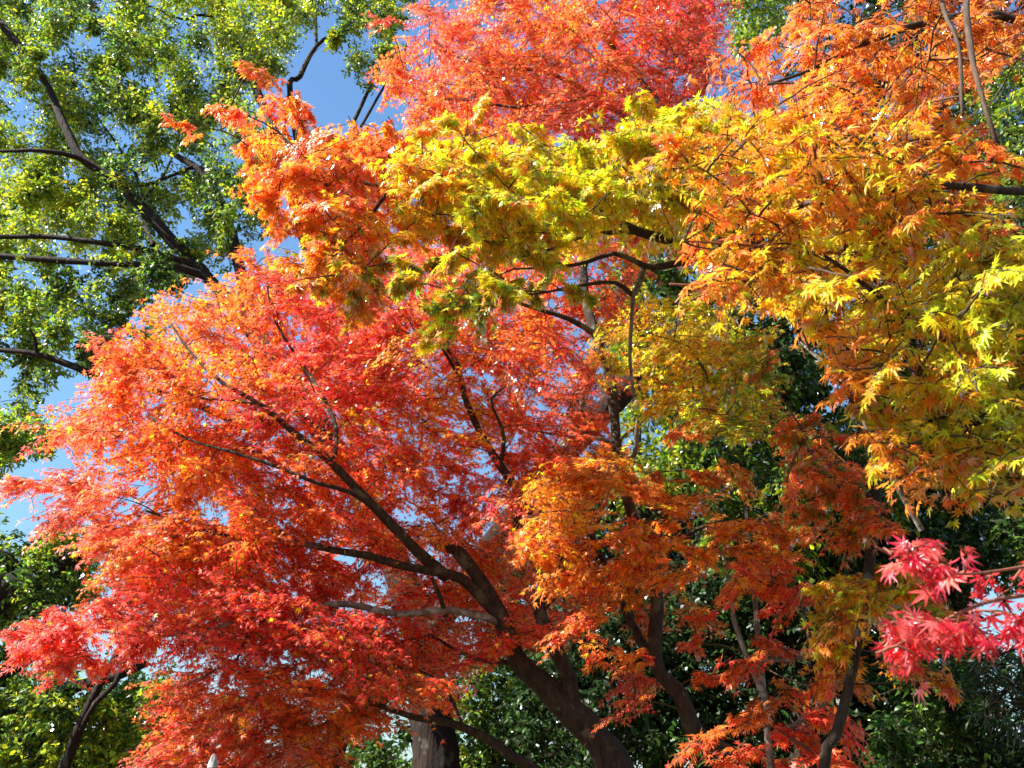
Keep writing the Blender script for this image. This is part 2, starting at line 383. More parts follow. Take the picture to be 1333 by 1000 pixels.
t.limb('limb', [(720, 1030, 7.4), (665, 985, 7.3), (635, 962, 7.2), (588, 942, 7.1), (540, 935, 7.0), (480, 915, 6.9), (420, 900, 6.8), (340, 880, 6.8)], 14, 2.8, base, label='low limb beside the big dark trunk')
t.limb('limb', [(604, 948, 7.14), (580, 895, 7.0), (545, 872, 6.9), (520, 870, 6.8), (490, 850, 6.8)], 4.7, 2.1)
t.limb('limb', [(678, 862, 7.08), (640, 862, 7.15), (600, 850, 7.3), (560, 830, 7.4), (510, 838, 7.5), (440, 860, 7.5)], 7.0, 2.1)
kw = dict(leaf=L_FAR, size=0.039, tw=28, lv=9, fleck='OAYS')
c_top = [(230, 380, 'SO'), (300, 370, 'SOA'), (350, 330, 'SO'), (300, 440, 'OAS'), (380, 390, 'RSP'), (430, 350, 'SRP'), (440, 430, 'CPR'), (360, 470, 'SRO'), (480, 480, 'CRP'), (500, 370, 'RSO')]
holes1 = [(283, 460, 22, 28), (322, 425, 30, 16), (395, 345, 12, 12)]
t.bough('foliage', [(225, 395), (265, 372), (330, 365), (400, 330), (480, 340), (530, 420), (500, 520), (380, 520), (270, 490), (225, 440)], (6.3, 8.2), 68, (.30, .50), colours=c_top, holes=holes1, **kw)
c_l = [(90, 520, 'RP'), (130, 470, 'SRO'), (160, 540, 'RSO'), (200, 490, 'OSA'), (260, 540, 'OSA'), (330, 580, 'OSR'), (400, 560, 'RC'), (300, 620, 'OSA'), (200, 590, 'SO'), (420, 620, 'SO')]
t.bough('foliage', [(145, 450), (200, 450), (290, 490), (420, 530), (440, 640), (330, 650), (200, 600), (105, 560), (90, 520)], (6.1, 7.8), 61, (.28, .46), colours=c_l, holes=holes1, **kw)
c_t = [(40, 630, 'SP'), (100, 640, 'SPO'), (180, 660, 'OS'), (260, 650, 'OS'), (120, 710, 'SP'), (200, 720, 'OA'), (300, 700, 'OS'), (380, 690, 'OSR')]
t.bough('foliage', [(25, 625), (90, 628), (180, 640), (300, 650), (420, 660), (400, 740), (280, 750), (150, 735), (115, 690), (50, 648)], (6.1, 7.4), 53, (.24, .42), colours=c_t, **kw)
c_ll = [(140, 770, 'RPS'), (240, 740, 'OSR'), (330, 740, 'RS'), (280, 790, 'RP'), (400, 770, 'RC'), (220, 820, 'RP'), (380, 830, 'RC'), (460, 800, 'RSC')]
t.bough('foliage', [(140, 745), (260, 740), (400, 745), (480, 800), (480, 860), (380, 850), (260, 835), (150, 800)], (6.0, 7.4), 53, (.26, .44), colours=c_ll, holes=[(345, 880, 22, 12)], **kw)
t.bough('foliage', [(15, 815), (70, 808), (150, 822), (210, 840), (170, 858), (80, 862), (30, 845)], (6.1, 6.8), 18, (.18, .30), colours=[(50, 830, 'PRP'), (150, 840, 'PRS')], label='pinkish red bough tip reaching far left', **kw)
c_b = [(240, 880, 'RP'), (240, 965, 'RSP'), (300, 930, 'OSB'), (330, 960, 'RSP'), (380, 900, 'SRO'), (420, 960, 'SOB'), (480, 900, 'BSO'), (480, 970, 'OBS'), (530, 870, 'RB')]
t.bough('foliage', [(230, 880), (340, 865), (470, 850), (570, 860), (545, 905), (480, 920), (440, 985), (380, 1030), (220, 1030), (200, 985), (260, 940)], (6.3, 7.8), 68, (.26, .42), colours=c_b, holes=[(290, 890, 24, 20), (510, 935, 40, 30), (325, 935, 16, 8)], **kw)
c_c = [(460, 460, 'CRP'), (470, 520, 'CR'), (540, 420, 'SO'), (570, 480, 'AYO'), (560, 530, 'YAO'), (620, 440, 'SO'), (690, 440, 'SOA'), (640, 520, 'RSC'), (720, 520, 'SRB'), (520, 600, 'RS'), (600, 600, 'RC'), (660, 570, 'RS'), (740, 470, 'SRB'), (700, 620, 'RS'), (500, 650, 'SRO'), (600, 660, 'SO')]
t.bough('foliage', [(460, 430), (560, 420), (690, 415), (780, 470), (790, 560), (720, 640), (620, 690), (500, 670), (430, 610), (440, 520)], (6.4, 8.4), 102, (.28, .46), colours=c_c, holes=[(475, 498, 16, 16), (590, 400, 14, 16)], **kw)
c_cl = [(460, 720, 'RSO'), (540, 690, 'AOS'), (600, 690, 'OAS'), (560, 720, 'OAR'), (640, 690, 'RPS'), (660, 740, 'RSP'), (580, 770, 'OSA'), (500, 780, 'RCS'), (620, 820, 'RSC'), (540, 840, 'RC'), (690, 800, 'RO'), (700, 730, 'OS')]
t.bough('foliage', [(430, 650), (520, 670), (620, 690), (720, 690), (740, 760), (680, 850), (560, 885), (450, 850), (410, 750)], (6.8, 8.6), 78, (.26, .44), colours=c_cl, holes=[(655, 745, 16, 14), (655, 770, 14, 10)], **kw)

# ------------------------------------------------------------------ orange and red maple, centre right, behind the yellow one
base = gp(950, 1010, 6.6, 0.25, 0.2)
t = Tree('maple_tree', base, 'tall maple right of the forked trunk, orange below and bright red at the top', 'maple tree')
t.limb('trunk', [(958, 1012, 6.6), (905, 950, 6.6), (884, 905, 6.6), (856, 872, 6.6), (851, 830, 6.6), (856, 785, 6.6), (850, 735, 6.65), (820, 665, 6.7), (804, 590, 6.75), (800, 530, 6.8), (790, 482, 6.8), (775, 435, 6.85), (762, 380, 6.9), (763, 335, 7.0), (800, 260, 7.2), (850, 200, 7.4)], 22, 8, base, sides=14, step=.05)
t.limb('limb', [(858, 876, 6.6), (832, 832, 6.7), (812, 792, 6.8), (792, 742, 6.9), (772, 700, 7.0), (745, 650, 7.1)], 13, 5)
t.limb('limb', [(776, 436, 6.85), (742, 416, 6.7), (700, 402, 6.6), (640, 384, 6.5), (580, 378, 6.5)], 8, 3)
t.limb('limb', [(805, 588, 6.75), (785, 572, 6.7), (740, 568, 6.7), (690, 560, 6.7)], 7, 2, bark=B_PALE, label='limb coloured pale as if sunlit')  # pale bark on this and the next two limbs paints sunlight onto them
t.limb('limb', [(806, 590, 6.75), (826, 593, 6.6), (829, 560, 6.5), (830, 545, 6.5)], 7, 5, bark=B_PALE, label='upright limb coloured pale as if sunlit')
t.limb('limb', [(805, 575, 6.75), (830, 552, 6.6), (855, 537, 6.5), (890, 533, 6.5), (930, 528, 6.5)], 4, 2, bark=B_PALE, label='thin limb coloured pale as if sunlit')
t.limb('limb', [(850, 200, 7.4), (830, 165, 7.4), (775, 130, 7.4), (735, 104, 7.4), (692, 90, 7.4), (630, 84, 7.4), (560, 60, 7.5)], 9, 3)
t.limb('limb', [(850, 205, 7.4), (868, 158, 7.5), (835, 105, 7.5), (800, 62, 7.5), (762, 22, 7.6), (740, -10, 7.7)], 8, 3)
t.limb('limb', [(862, 168, 7.5), (920, 110, 7.6), (905, 60, 7.7), (900, 0, 7.8)], 7, 3)
t.limb('limb', [(790, 140, 7.4), (740, 132, 7.3), (680, 140, 7.2), (600, 130, 7.3), (540, 130, 7.4)], 6, 2)
t.limb('limb', [(850, 740, 6.65), (890, 700, 6.4), (940, 680, 6.2), (990, 690, 6.1)], 8, 3)
kw = dict(leaf=L_FAR, size=0.041, tw=27, lv=8, fleck='OAYS')
c = [(520, 60, 'RS'), (560, 20, 'RS'), (600, 30, 'RCS'), (560, 110, 'SRO'), (640, 80, 'SOR'), (720, 60, 'SOA'), (700, 120, 'SRO'), (790, 60, 'RSO'), (800, 130, 'RS'), (870, 60, 'RS'), (930, 30, 'CR'), (900, 110, 'RCS'), (730, 160, 'RS'), (640, 150, 'SO'), (540, 150, 'SO')]
t.bough('foliage', [(540, 25), (640, -30), (760, -50), (930, -40), (940, 70), (890, 150), (780, 180), (640, 180), (530, 160), (510, 100)], (6.6, 8.6), 175, (.28, .46), colours=c, holes=[(705, 5, 20, 10)], label='bright red top bough', **kw)
c = [(700, 330, 'SRO'), (640, 420, 'SOA'), (740, 420, 'RSO'), (800, 340, 'RSO'), (850, 280, 'SRB'), (560, 370, 'SR'), (900, 260, 'SB'), (700, 260, 'OS')]
t.bough('foliage', [(500, 340), (640, 300), (780, 270), (930, 240), (940, 280), (820, 340), (770, 420), (660, 450), (540, 410)], (7.0, 8.6), 66, (.28, .44), colours=c, holes=[(845, 330, 24, 22), (600, 400, 14, 20)], **kw)
c = [(840, 430, 'LYl'), (900, 420, 'LY'), (880, 480, 'LYL'), (960, 440, 'LYA'), (930, 500, 'LGL'), (840, 500, 'AY'), (980, 480, 'LAB'), (870, 560, 'LA')]
t.bough('foliage', [(830, 400), (900, 400), (980, 420), (1010, 500), (960, 560), (860, 530), (820, 470)], (5.4, 6.8), 38, (.22, .38), colours=c, label='lime and olive bough', holes=[(900, 545, 30, 16)], **kw)
c = [(740, 640, 'AOY'), (800, 620, 'BO'), (860, 620, 'OB'), (780, 700, 'OBA'), (880, 680, 'OA'), (960, 640, 'OB'), (960, 700, 'OA'), (920, 740, 'AO'), (820, 740, 'OAR'), (1000, 660, 'OB')]
t.bough('foliage', [(700, 640), (760, 600), (800, 590), (790, 640), (740, 690), (700, 700)], (5.6, 6.6), 18, (.20, .34), colours=c, label='bright orange bough', **kw)
t.bough('foliage', [(790, 640), (860, 590), (930, 580), (960, 620), (900, 670), (820, 700)], (5.6, 7.0), 11, (.16, .27), colours=c, label='rusty orange bough', **kw)
t.bough('foliage', [(830, 740), (880, 700), (950, 690), (1030, 670), (1040, 700), (960, 735), (880, 760)], (5.4, 6.4), 11, (.14, .24), colours=c, label='orange bough', **kw)
t.bough('foliage', [(720, 710), (790, 700), (850, 740), (820, 770), (740, 760)], (6.0, 7.0), 14, (.20, .34), colours=c, label='orange bough', **kw)
c = [(780, 760, 'RO'), (850, 800, 'OB'), (800, 850, 'R'), (840, 920, 'OR'), (760, 800, 'OA'), (950, 780, 'RB'), (880, 770, 'OB')]
t.bough('foliage', [(740, 760), (860, 760), (960, 770), (950, 820), (860, 880), (850, 960), (810, 940), (810, 870), (740, 820)], (6.0, 7.4), 11, (.20, .34), colours=c, holes=[(855, 860, 26, 60)], **kw)

# ------------------------------------------------------------------ thin maple, lower right
base = gp(1000, 1010, 6.0, 0.0, 0.0)
t = Tree('maple_tree', base, 'thin shaded maple with rusty red low sprays and a stem with its sunlit flecks painted pale, lower right', 'maple tree', bark=B_PALE)  # pale mottled bark imitates sun patches on the stem
t.limb('trunk', [(1005, 1015, 6.0), (998, 930, 6.0), (993, 880, 6.0), (988, 830, 6.0), (984, 780, 6.0), (976, 720, 6.0), (970, 660, 6.1)], 9, 4, base)
t.limb('limb', [(996, 910, 6.0), (970, 850, 5.9), (955, 810, 5.9), (950, 765, 5.9), (940, 720, 5.9)], 8, 3)
t.limb('limb', [(992, 860, 6.0), (1050, 856, 5.8), (1053, 830, 5.8), (1045, 800, 5.8), (1040, 770, 5.8)], 6, 2)
t.limb('limb', [(1000, 960, 6.0), (1060, 930, 5.7), (1090, 890, 5.6), (1120, 870, 5.5)], 8, 3)
kw = dict(leaf=L_FAR, size=0.050, tw=20, lv=6)
c = [(930, 840, 'RS'), (960, 830, 'SB'), (1010, 850, 'RB'), (1060, 860, 'BA'), (1090, 840, 'AB'), (1150, 860, 'AB'), (1000, 920, 'BO'), (1070, 900, 'RS'), (1050, 960, 'RS'), (940, 960, 'SRB'), (1000, 970, 'BO'), (900, 930, 'RB'), (1100, 980, 'RS')]
t.bough('foliage', [(925, 835), (1000, 835), (1090, 835), (1180, 860), (1160, 885), (1090, 890), (1100, 960), (1080, 1020), (930, 1010), (900, 960), (960, 900)], (5.2, 6.4), 20, (.13, .25), colours=c, holes=[(935, 925, 30, 22)], **kw)
c = [(1000, 750, 'RS'), (960, 720, 'OA'), (1040, 790, 'RB'), (1100, 650, 'OS'), (1130, 680, 'OS'), (1040, 660, 'OB')]
t.bough('foliage', [(940, 720), (1010, 730), (1060, 780), (1030, 800), (960, 760)], (5.4, 6.2), 8, (.15, .25), colours=c, **kw)

# ------------------------------------------------------------------ yellow maple reaching across the middle
base = gp(1085, 1010, 5.2, -0.1, 0.3)
t = Tree('maple_tree', base, 'yellow maple whose dark limbs reach left across the middle from a slim stem', 'maple tree')
t.limb('trunk', [(1070, 1012, 5.2), (1088, 955, 5.15), (1110, 865, 5.1), (1128, 770, 5.1), (1139, 690, 5.1), (1140, 640, 5.1), (1125, 560, 5.1), (1090, 470, 5.0), (1040, 385, 5.0), (1000, 335, 4.95), (965, 318, 4.9)], 13, 11, base)
t.limb('limb', [(1000, 332, 4.95), (935, 318, 4.8), (880, 314, 4.7), (828, 300, 4.6), (790, 281, 4.5), (757, 262, 4.4), (700, 262, 4.4), (640, 262, 4.4), (575, 255, 4.4), (510, 243, 4.5), (440, 230, 4.6), (385, 195, 4.7), (345, 150, 4.8)], 15, 3)
t.limb('limb', [(985, 330, 4.95), (930, 325, 4.8), (895, 338, 4.75), (850, 348, 4.7), (828, 342, 4.65), (800, 332, 4.6), (766, 343, 4.55), (730, 348, 4.5), (670, 350, 4.4)], 12, 3)
t.limb('limb', [(830, 302, 4.6), (790, 303, 4.5), (745, 312, 4.4), (715, 325, 4.3), (680, 330, 4.2)], 7, 3)
t.limb('limb', [(838, 345, 4.7), (832, 370, 4.75), (823, 385, 4.8), (821, 420, 4.85), (820, 470, 4.9), (826, 520, 4.95)], 7, 4, bark=B_PALE, label='drooping limb coloured pale as if sunlit')  # sunlight on this limb is put into its pale bark colour
t.limb('limb', [(823, 384, 4.8), (800, 368, 4.7), (765, 371, 4.6), (730, 378, 4.5), (690, 384, 4.4), (640, 380, 4.4)], 6, 2)
t.limb('limb', [(900, 316, 4.7), (930, 280, 4.6), (920, 240, 4.5), (880, 215, 4.5), (840, 210, 4.5)], 7, 2)
t.limb('limb', [(640, 262, 4.4), (600, 225, 4.4), (575, 210, 4.4), (550, 190, 4.5)], 5, 2)
t.limb('limb', [(510, 243, 4.5), (475, 290, 4.5), (445, 320, 4.5), (420, 350, 4.5)], 5, 2)
t.limb('limb', [(1139, 645, 5.1), (1100, 640, 5.0), (1060, 600, 4.9), (1050, 575, 4.9)], 7, 4)
kw = dict(leaf=L_MID, size=0.041, tw=27, lv=8, droop=0.45, upn=(0.7, 0.5), flat=0.14, mixp=0.3, sig=75, stray=0.5, fleck='OSAY')
c = [(330, 140, 'SR'), (380, 150, 'SOA'), (430, 150, 'RSO'), (350, 190, 'OS'), (400, 210, 'OA'), (450, 200, 'OAS'), (470, 260, 'AO'), (400, 270, 'OA'), (450, 150, 'SO')]
t.bough('foliage', [(322, 138), (385, 142), (460, 155), (520, 195), (500, 255), (440, 275), (385, 265), (350, 215)], (4.2, 5.6), 44, (.20, .33), colours=c, label='orange bough tip against the green tree', **kw)
c = [(390, 320, 'OA'), (430, 340, 'AB'), (440, 380, 'BGL'), (480, 320, 'AY'), (480, 290, 'RO'), (500, 260, 'SO')]  # green and brown spots paint the shaded underside of the spray
t.bough('foliage', [(380, 295), (470, 270), (530, 290), (500, 340), (470, 380), (430, 385), (395, 345)], (4.2, 5.4), 26, (.17, .28), colours=c, label='amber hanging bough, shaded underside painted olive', **kw)
c = [(520, 190, 'AO'), (560, 230, 'YA'), (620, 190, 'YAL'), (560, 290, 'LYA'), (620, 260, 'YA'), (680, 210, 'YLL'), (700, 270, 'YL'), (650, 310, 'LY'), (730, 240, 'LY'), (600, 300, 'LLY'), (690, 320, 'YL'), (740, 300, 'LL')]
t.bough('foliage', [(520, 200), (590, 178), (690, 190), (770, 200), (800, 240), (760, 290), (690, 320), (600, 320), (520, 285)], (3.9, 5.0), 84, (.16, .28), colours=c, label='yellow middle bough', **kw)
c = [(800, 200, 'LY'), (860, 190, 'LY'), (900, 160, 'LY'), (940, 190, 'YLA'), (840, 240, 'LY'), (900, 240, 'LY'), (780, 230, 'YL')]
t.bough('foliage', [(770, 190), (860, 165), (960, 150), (1010, 190), (980, 250), (900, 285), (800, 265)], (3.9, 5.0), 60, (.17, .28), colours=c, label='lime green bough', **kw)
t.bough('foliage', [(560, 200), (760, 190), (960, 190), (1000, 250), (860, 300), (640, 300)], (5.0, 6.2), 46, (.20, .34), colours=c + [(600, 240, 'AO'), (700, 240, 'YO')], **kw)  # hidden bough added behind the yellow ones to shade the lower right
c = [(560, 370, 'LGB'), (600, 370, 'GLB'), (640, 360, 'YL'), (690, 340, 'YL'), (620, 345, 'YL'), (700, 375, 'GL'), (540, 385, 'GB')]  # olive mix puts the shade under the yellow sprays into leaf colour
t.bough('foliage', [(530, 345), (620, 330), (720, 330), (790, 335), (730, 365), (650, 385), (590, 400), (535, 380)], (3.8, 4.8), 20, (.11, .20), colours=c, label='lowest hanging yellow bough, painted olive as its shaded underside', **kw)
c = [(1110, 640, 'OS'), (1060, 600, 'BGO'), (1090, 670, 'OS'), (1140, 660, 'OS'), (1030, 560, 'BG'), (1000, 520, 'BG')]
t.bough('foliage', [(1000, 520), (1060, 560), (1130, 630), (1160, 660), (1110, 690), (1050, 630)], (4.6, 5.4), 18, (.16, .28), colours=c, label='rusty low bough on the slim stem', **kw)
c = [(1110, 780, 'LAl'), (1150, 790, 'LA'), (1180, 770, 'LA'), (1130, 810, 'AB'), (1190, 800, 'AO')]
t.bough('foliage', [(1100, 765), (1160, 755), (1205, 770), (1190, 805), (1130, 825), (1085, 800)], (4.6, 5.4), 16, (.15, .26), colours=c, label='olive yellow low bough on the slim stem', **kw)

# ------------------------------------------------------------------ near maple, upper right
base = np.array([3.3, 3.4, -0.1])
t = Tree('maple_tree', base, 'near maple with large amber and yellow-green leaves hanging in the upper right', 'maple tree')
t.limb('trunk', [(1560, 900, 3.4), (1540, 640, 3.35), (1490, 420, 3.3), (1440, 200, 3.25), (1400, 20, 3.2), (1380, -150, 3.2)], 90, 50, base, sides=12)
t.limb('limb', [(1390, -60, 3.2), (1310, -90, 3.0), (1262, -20, 2.65), (1262, 60, 2.55), (1275, 115, 2.5), (1297, 185, 2.5)], 8, 5.5, bark=B_TWIG)
t.limb('limb', [(1300, -90, 3.0), (1232, -30, 2.95), (1228, 15, 2.65), (1246, 60, 2.55), (1253, 150, 2.5)], 6.5, 4, bark=B_TWIG)
t.limb('limb', [(1440, 470, 3.3), (1350, 480, 3.1), (1270, 460, 3.0), (1215, 430, 2.9), (1160, 398, 2.85), (1100, 352, 2.8), (1060, 325, 2.8)], 13, 4)
t.limb('limb', [(1420, 250, 3.25), (1320, 250, 3.0), (1240, 245, 2.9), (1160, 250, 2.8), (1080, 262, 2.75), (1000, 270, 2.7), (930, 235, 2.7)], 12, 3)
t.limb('limb', [(1400, 60, 3.2), (1300, 20, 3.2), (1200, 30, 3.1), (1120, 60, 3.0), (1060, 90, 3.0), (1000, 110, 3.0)], 12, 3)
t.limb('limb', [(1470, 560, 3.35), (1380, 570, 3.1), (1300, 560, 2.95), (1230, 545, 2.9), (1180, 560, 2.9)], 12, 3)
t.limb('limb', [(1180, 340, 2.9), (1100, 330, 2.8), (1040, 325, 2.7), (960, 318, 2.65), (890, 314, 2.6)], 5, 3, bark=B_REDTWIG, label='thin pink twig')
t.limb('limb', [(1100, 345, 2.85), (1040, 355, 2.75), (980, 366, 2.7), (920, 372, 2.65), (872, 370, 2.6)], 4, 2.5, bark=B_REDTWIG, label='thin pink twig')
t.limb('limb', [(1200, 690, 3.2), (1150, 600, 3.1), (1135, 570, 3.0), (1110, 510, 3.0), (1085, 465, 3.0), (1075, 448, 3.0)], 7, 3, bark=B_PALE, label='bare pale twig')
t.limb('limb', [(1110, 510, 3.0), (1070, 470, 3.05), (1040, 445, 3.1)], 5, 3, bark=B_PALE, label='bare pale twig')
kw = dict(leaf=L_NEAR, size=0.042, tw=10, lv=5, droop=0.5, upn=(0.5, 0.3), wild=0.55, face=0.9, mat=M_NEAR, sig=65, tipc='S', flat=0.16, tint=0.14, mixp=0.25, stray=0.6, fleck='OALB')
c = [(1000, 60, 'OS'), (1060, 60, 'OAS'), (1120, 40, 'OA'), (1180, 50, 'OAB'), (1100, 110, 'OA'), (1180, 110, 'OAA'), (1010, 130, 'OS'), (1250, 40, 'AO'), (1310, 40, 'BO'), (1320, 110, 'AO'), (1300, -10, 'BO'), (1160, 0, 'OS'), (960, 100, 'SO')]
t.bough('foliage', [(965, 60), (1080, -20), (1200, -60), (1370, -60), (1390, 60), (1320, 80), (1230, 120), (1100, 170), (970, 150)], (2.8, 4.0), 118, (.17, .29), colours=c, label='orange upper bough', tipamt=0.5, **kw)
c = [(930, 180, 'YLO'), (980, 180, 'YA'), (1020, 180, 'SOA'), (1080, 180, 'AOY'), (1150, 170, 'YAO'), (1220, 190, 'OA'), (980, 240, 'AY'), (1060, 240, 'YA'), (1140, 240, 'YAL'), (1220, 250, 'AY'), (1280, 210, 'OS'), (940, 300, 'OAB'), (1020, 300, 'AOY'), (1100, 300, 'YL')]
t.bough('foliage', [(900, 185), (1000, 150), (1220, 150), (1262, 200), (1280, 290), (1180, 310), (1040, 310), (960, 270)], (2.5, 3.7), 112, (.14, .25), colours=c, label='amber middle bough', tipamt=0.35, **kw)
c = [(1000, 350, 'AY'), (1040, 340, 'YA'), (1100, 330, 'YL'), (1180, 340, 'YL'), (1260, 330, 'YLL'), (1330, 330, 'YL'), (1100, 400, 'LYA'), (1180, 400, 'LY'), (1270, 400, 'LY'), (1330, 430, 'LLY'), (1150, 470, 'LAO'), (1230, 480, 'LY'), (1300, 500, 'LLl'), (1240, 560, 'LYL'), (1320, 580, 'LLG'), (1180, 540, 'LYA')]
t.bough('foliage', [(985, 310), (1100, 300), (1250, 300), (1380, 330), (1390, 470), (1200, 470), (1080, 430), (1000, 380)], (2.5, 3.6), 108, (.13, .24), colours=c, label='yellow-green lower bough', tipamt=0.45, **dict(kw, tipc='B'))
t.bough('foliage', [(1150, 470), (1250, 460), (1390, 460), (1390, 620), (1300, 610), (1200, 590), (1150, 540)], (2.5, 3.3), 66, (.11, .21), colours=c, label='lime bough thinning out at its lower edge', tipamt=0.45, **dict(kw, tipc='B'))
kw.update(tw=5, lv=3, size=0.042)
kw.update(stray=0.0)
c = [(920, 210, 'AY'), (980, 370, 'YO'), (900, 315, 'OS'), (1000, 350, 'YA')]
for pl, n_, lb in (([(900, 215), (950, 215), (965, 270), (920, 280)], 6, 'loose amber leaves at the bough end'), ([(890, 300), (950, 300), (1010, 320), (1000, 345), (900, 335)], 8, 'loose orange leaves along the pink twig'), ([(900, 355), (1000, 350), (1010, 378), (910, 380)], 7, 'loose yellow leaves along the lower pink twig')):
    t.bough('foliage', pl, (2.55, 2.75), n_, (.08, .13), colours=c, label=lb, tipamt=0.5, **kw)
c = [(1260, 640, 'LA'), (1200, 640, 'AO'), (1310, 640, 'LO'), (1120, 560, 'AO'), (1090, 460, 'AO')]
for pl, n_ in (([(1060, 430), (1110, 440), (1140, 510), (1100, 520)], 9), ([(1130, 560), (1200, 580), (1240, 640), (1160, 620)], 10), ([(1240, 590), (1340, 600), (1340, 655), (1250, 645)], 10)):
    t.bough('foliage', pl, (2.65, 2.95), n_, (.09, .14), colours=c, label='drying ragged leaves under the bough', tipamt=0.5, **kw)
M_PALE, N, L = new_mat('glare_white_leaf')
b = N.new('ShaderNodeBsdfPrincipled'); b.inputs['Base Color'].default_value = (.78, .74, .68, 1); b.inputs['Roughness'].default_value = 0.5  # white base colour stands in for glare off a shiny leaf
o = N.new('ShaderNodeOutputMaterial'); L.new(b.outputs[0], o.inputs[0])
ctr = P(1061, -16, 2.75); lv_, lt_, _ = L_MID
fx = nrm(np.array([1, -.25, .1])); fd = nrm(np.array([.05, -.2, -1])); fn = np.cross(fx, fd)
link_mesh('glare_leaf', raw_mesh('glare_leaf', ctr + 0.058 * (lv_[:, 0:1] * fx + lv_[:, 1:2] * fd + lv_[:, 2:3] * fn), lt_, [M_PALE]), t.root, 'leaf painted white as overexposed glare at the top edge')

# ------------------------------------------------------------------ near crimson maple, right edge
base = np.array([3.0, 2.5, -0.1])
t = Tree('maple_tree', base, 'near crimson maple whose sprays enter at the right edge, leaves pink with shine', 'maple tree')
t.limb('trunk', [(1800, 1000, 2.5), (1780, 850, 2.5), (1740, 740, 2.45), (1700, 600, 2.4)], 70, 40, base)
t.limb('limb', [(1760, 800, 2.45), (1600, 770, 2.4), (1450, 760, 2.3), (1340, 775, 2.25), (1280, 790, 2.2), (1220, 815, 2.2), (1165, 842, 2.15), (1140, 850, 2.15)], 8, 2, bark=B_REDTWIG)
t.limb('limb', [(1450, 760, 2.3), (1370, 735, 2.25), (1300, 740, 2.2), (1230, 745, 2.15), (1180, 733, 2.15), (1140, 712, 2.1)], 4.5, 2, bark=B_REDTWIG)
kw = dict(leaf=L_NEAR, size=0.039, lv=3, tipc='K', mixp=0.3, droop=0.6, upn=(0.5, 0.3), wild=0.6, mat=M_NEAR, twig=B_REDTWIG, flat=0.3, tint=0.13)
c = [(1300, 780, 'KCK'), (1250, 800, 'KCP'), (1330, 750, 'KPC'), (1330, 830, 'KCC'), (1230, 760, 'KCR')]
t.bough('foliage', [(1235, 790), (1285, 755), (1360, 725), (1430, 760), (1410, 850), (1335, 830), (1270, 805)], (2.0, 2.6), 15, (.06, .12), colours=c, tw=4, **kw)
t.bough('foliage', [(1170, 835), (1230, 800), (1260, 815), (1220, 830), (1180, 845)], (2.1, 2.25), 7, (.06, .09), colours=[(1200, 830, 'PKC')], tw=6, **kw)
t.bough('foliage', [(1140, 715), (1180, 730), (1240, 745), (1260, 730), (1230, 725), (1180, 712)], (2.08, 2.2), 8, (.05, .08), colours=[(1200, 740, 'PK')], tw=2, **kw)

# ------------------------------------------------------------------ camphor tree behind, left limbs
base = gp(570, 1010, 13.5, 0.0, 0.2)
t = Tree('camphor_tree', base, 'huge green camphor with thick dark trunk behind the scarlet maple and bare limbs upper left', 'camphor tree', bark=B_CAMPHOR)
t.limb('trunk', [(568, 1012, 13.5), (563, 950, 13.5), (558, 900, 13.5), (545, 820, 13.6), (500, 700, 13.8), (420, 560, 14.0), (330, 430, 14.2), (300, 395, 14.3), (262, 352, 14.4)], 62, 12, base, sides=40, step=0.1, knob=.09)
kl = dict(step=0.2)
t.limb('limb', [(266, 356, 14.4), (222, 312, 14.3), (180, 265, 14.2), (140, 230, 14.1), (106, 205, 14.0), (85, 165, 14.0), (55, 100, 14.1), (0, 30, 14.2), (-40, -20, 14.3)], 14.4, 6.6, **kl)
t.limb('limb', [(108, 208, 14.0), (80, 200, 13.8), (40, 196, 13.7), (0, 197, 13.7), (-60, 190, 13.7)], 6.6, 3.0, **kl)
t.limb('limb', [(262, 350, 14.4), (222, 335, 14.2), (190, 326, 14.1), (130, 316, 14.0), (60, 308, 14.0), (0, 308, 14.0), (-80, 300, 14.0)], 9.2, 4.8, **kl)
t.limb('limb', [(275, 362, 14.4), (218, 346, 14.1), (160, 344, 14.0), (90, 340, 13.9), (0, 333, 13.9), (-80, 330, 13.9)], 10.5, 6.0, **kl)
t.limb('limb', [(200, 320, 14.3), (188, 290, 14.6), (185, 260, 14.8), (175, 225, 15.0), (150, 185, 15.1), (125, 150, 15.2)], 5.9, 2.4, **kl)
t.limb('limb', [(185, 262, 14.8), (215, 225, 14.8), (232, 180, 14.9), (238, 150, 15.0)], 3.3, 1.8, **kl)
t.limb('limb', [(330, 430, 14.2), (300, 300, 14.9), (272, 235, 15.2), (250, 215, 15.3), (225, 200, 15.4), (190, 170, 15.5)], 14.4, 4.8, **kl)
t.limb('limb', [(255, 215, 15.3), (215, 232, 15.0), (180, 243, 14.9), (110, 243, 14.8), (50, 250, 14.8)], 4.6, 2.4, **kl)
t.limb('limb', [(480, 650, 13.8), (420, 400, 15.0), (362, 190, 16.0), (335, 120, 16.2), (316, 75, 16.3), (298, 35, 16.4), (285, -20, 16.5)], 17.0, 5.4, **kl)
t.limb('limb', [(298, 38, 16.4), (278, 22, 16.2), (255, 20, 16.0), (240, 26, 15.9), (205, 12, 15.8), (170, 0, 15.7)], 4.6, 2.4, **kl)
t.limb('limb', [(430, 420, 15.0), (378, 130, 16.6), (390, 100, 16.8), (412, 60, 16.9), (440, 42, 17.0), (478, 32, 17.1)], 7.8, 3.6, **kl)
t.limb('limb', [(412, 60, 16.9), (411, 20, 17.0), (405, -20, 17.0)], 3.9, 2.4, **kl)
t.limb('limb', [(460, 160, 16.8), (490, 95, 16.9), (500, 70, 17.0), (520, 20, 17.0)], 4.6, 3.0, **kl)
t.limb('limb', [(470, 165, 16.6), (505, 105, 16.7), (530, 60, 16.8)], 3.9, 2.4, **kl)
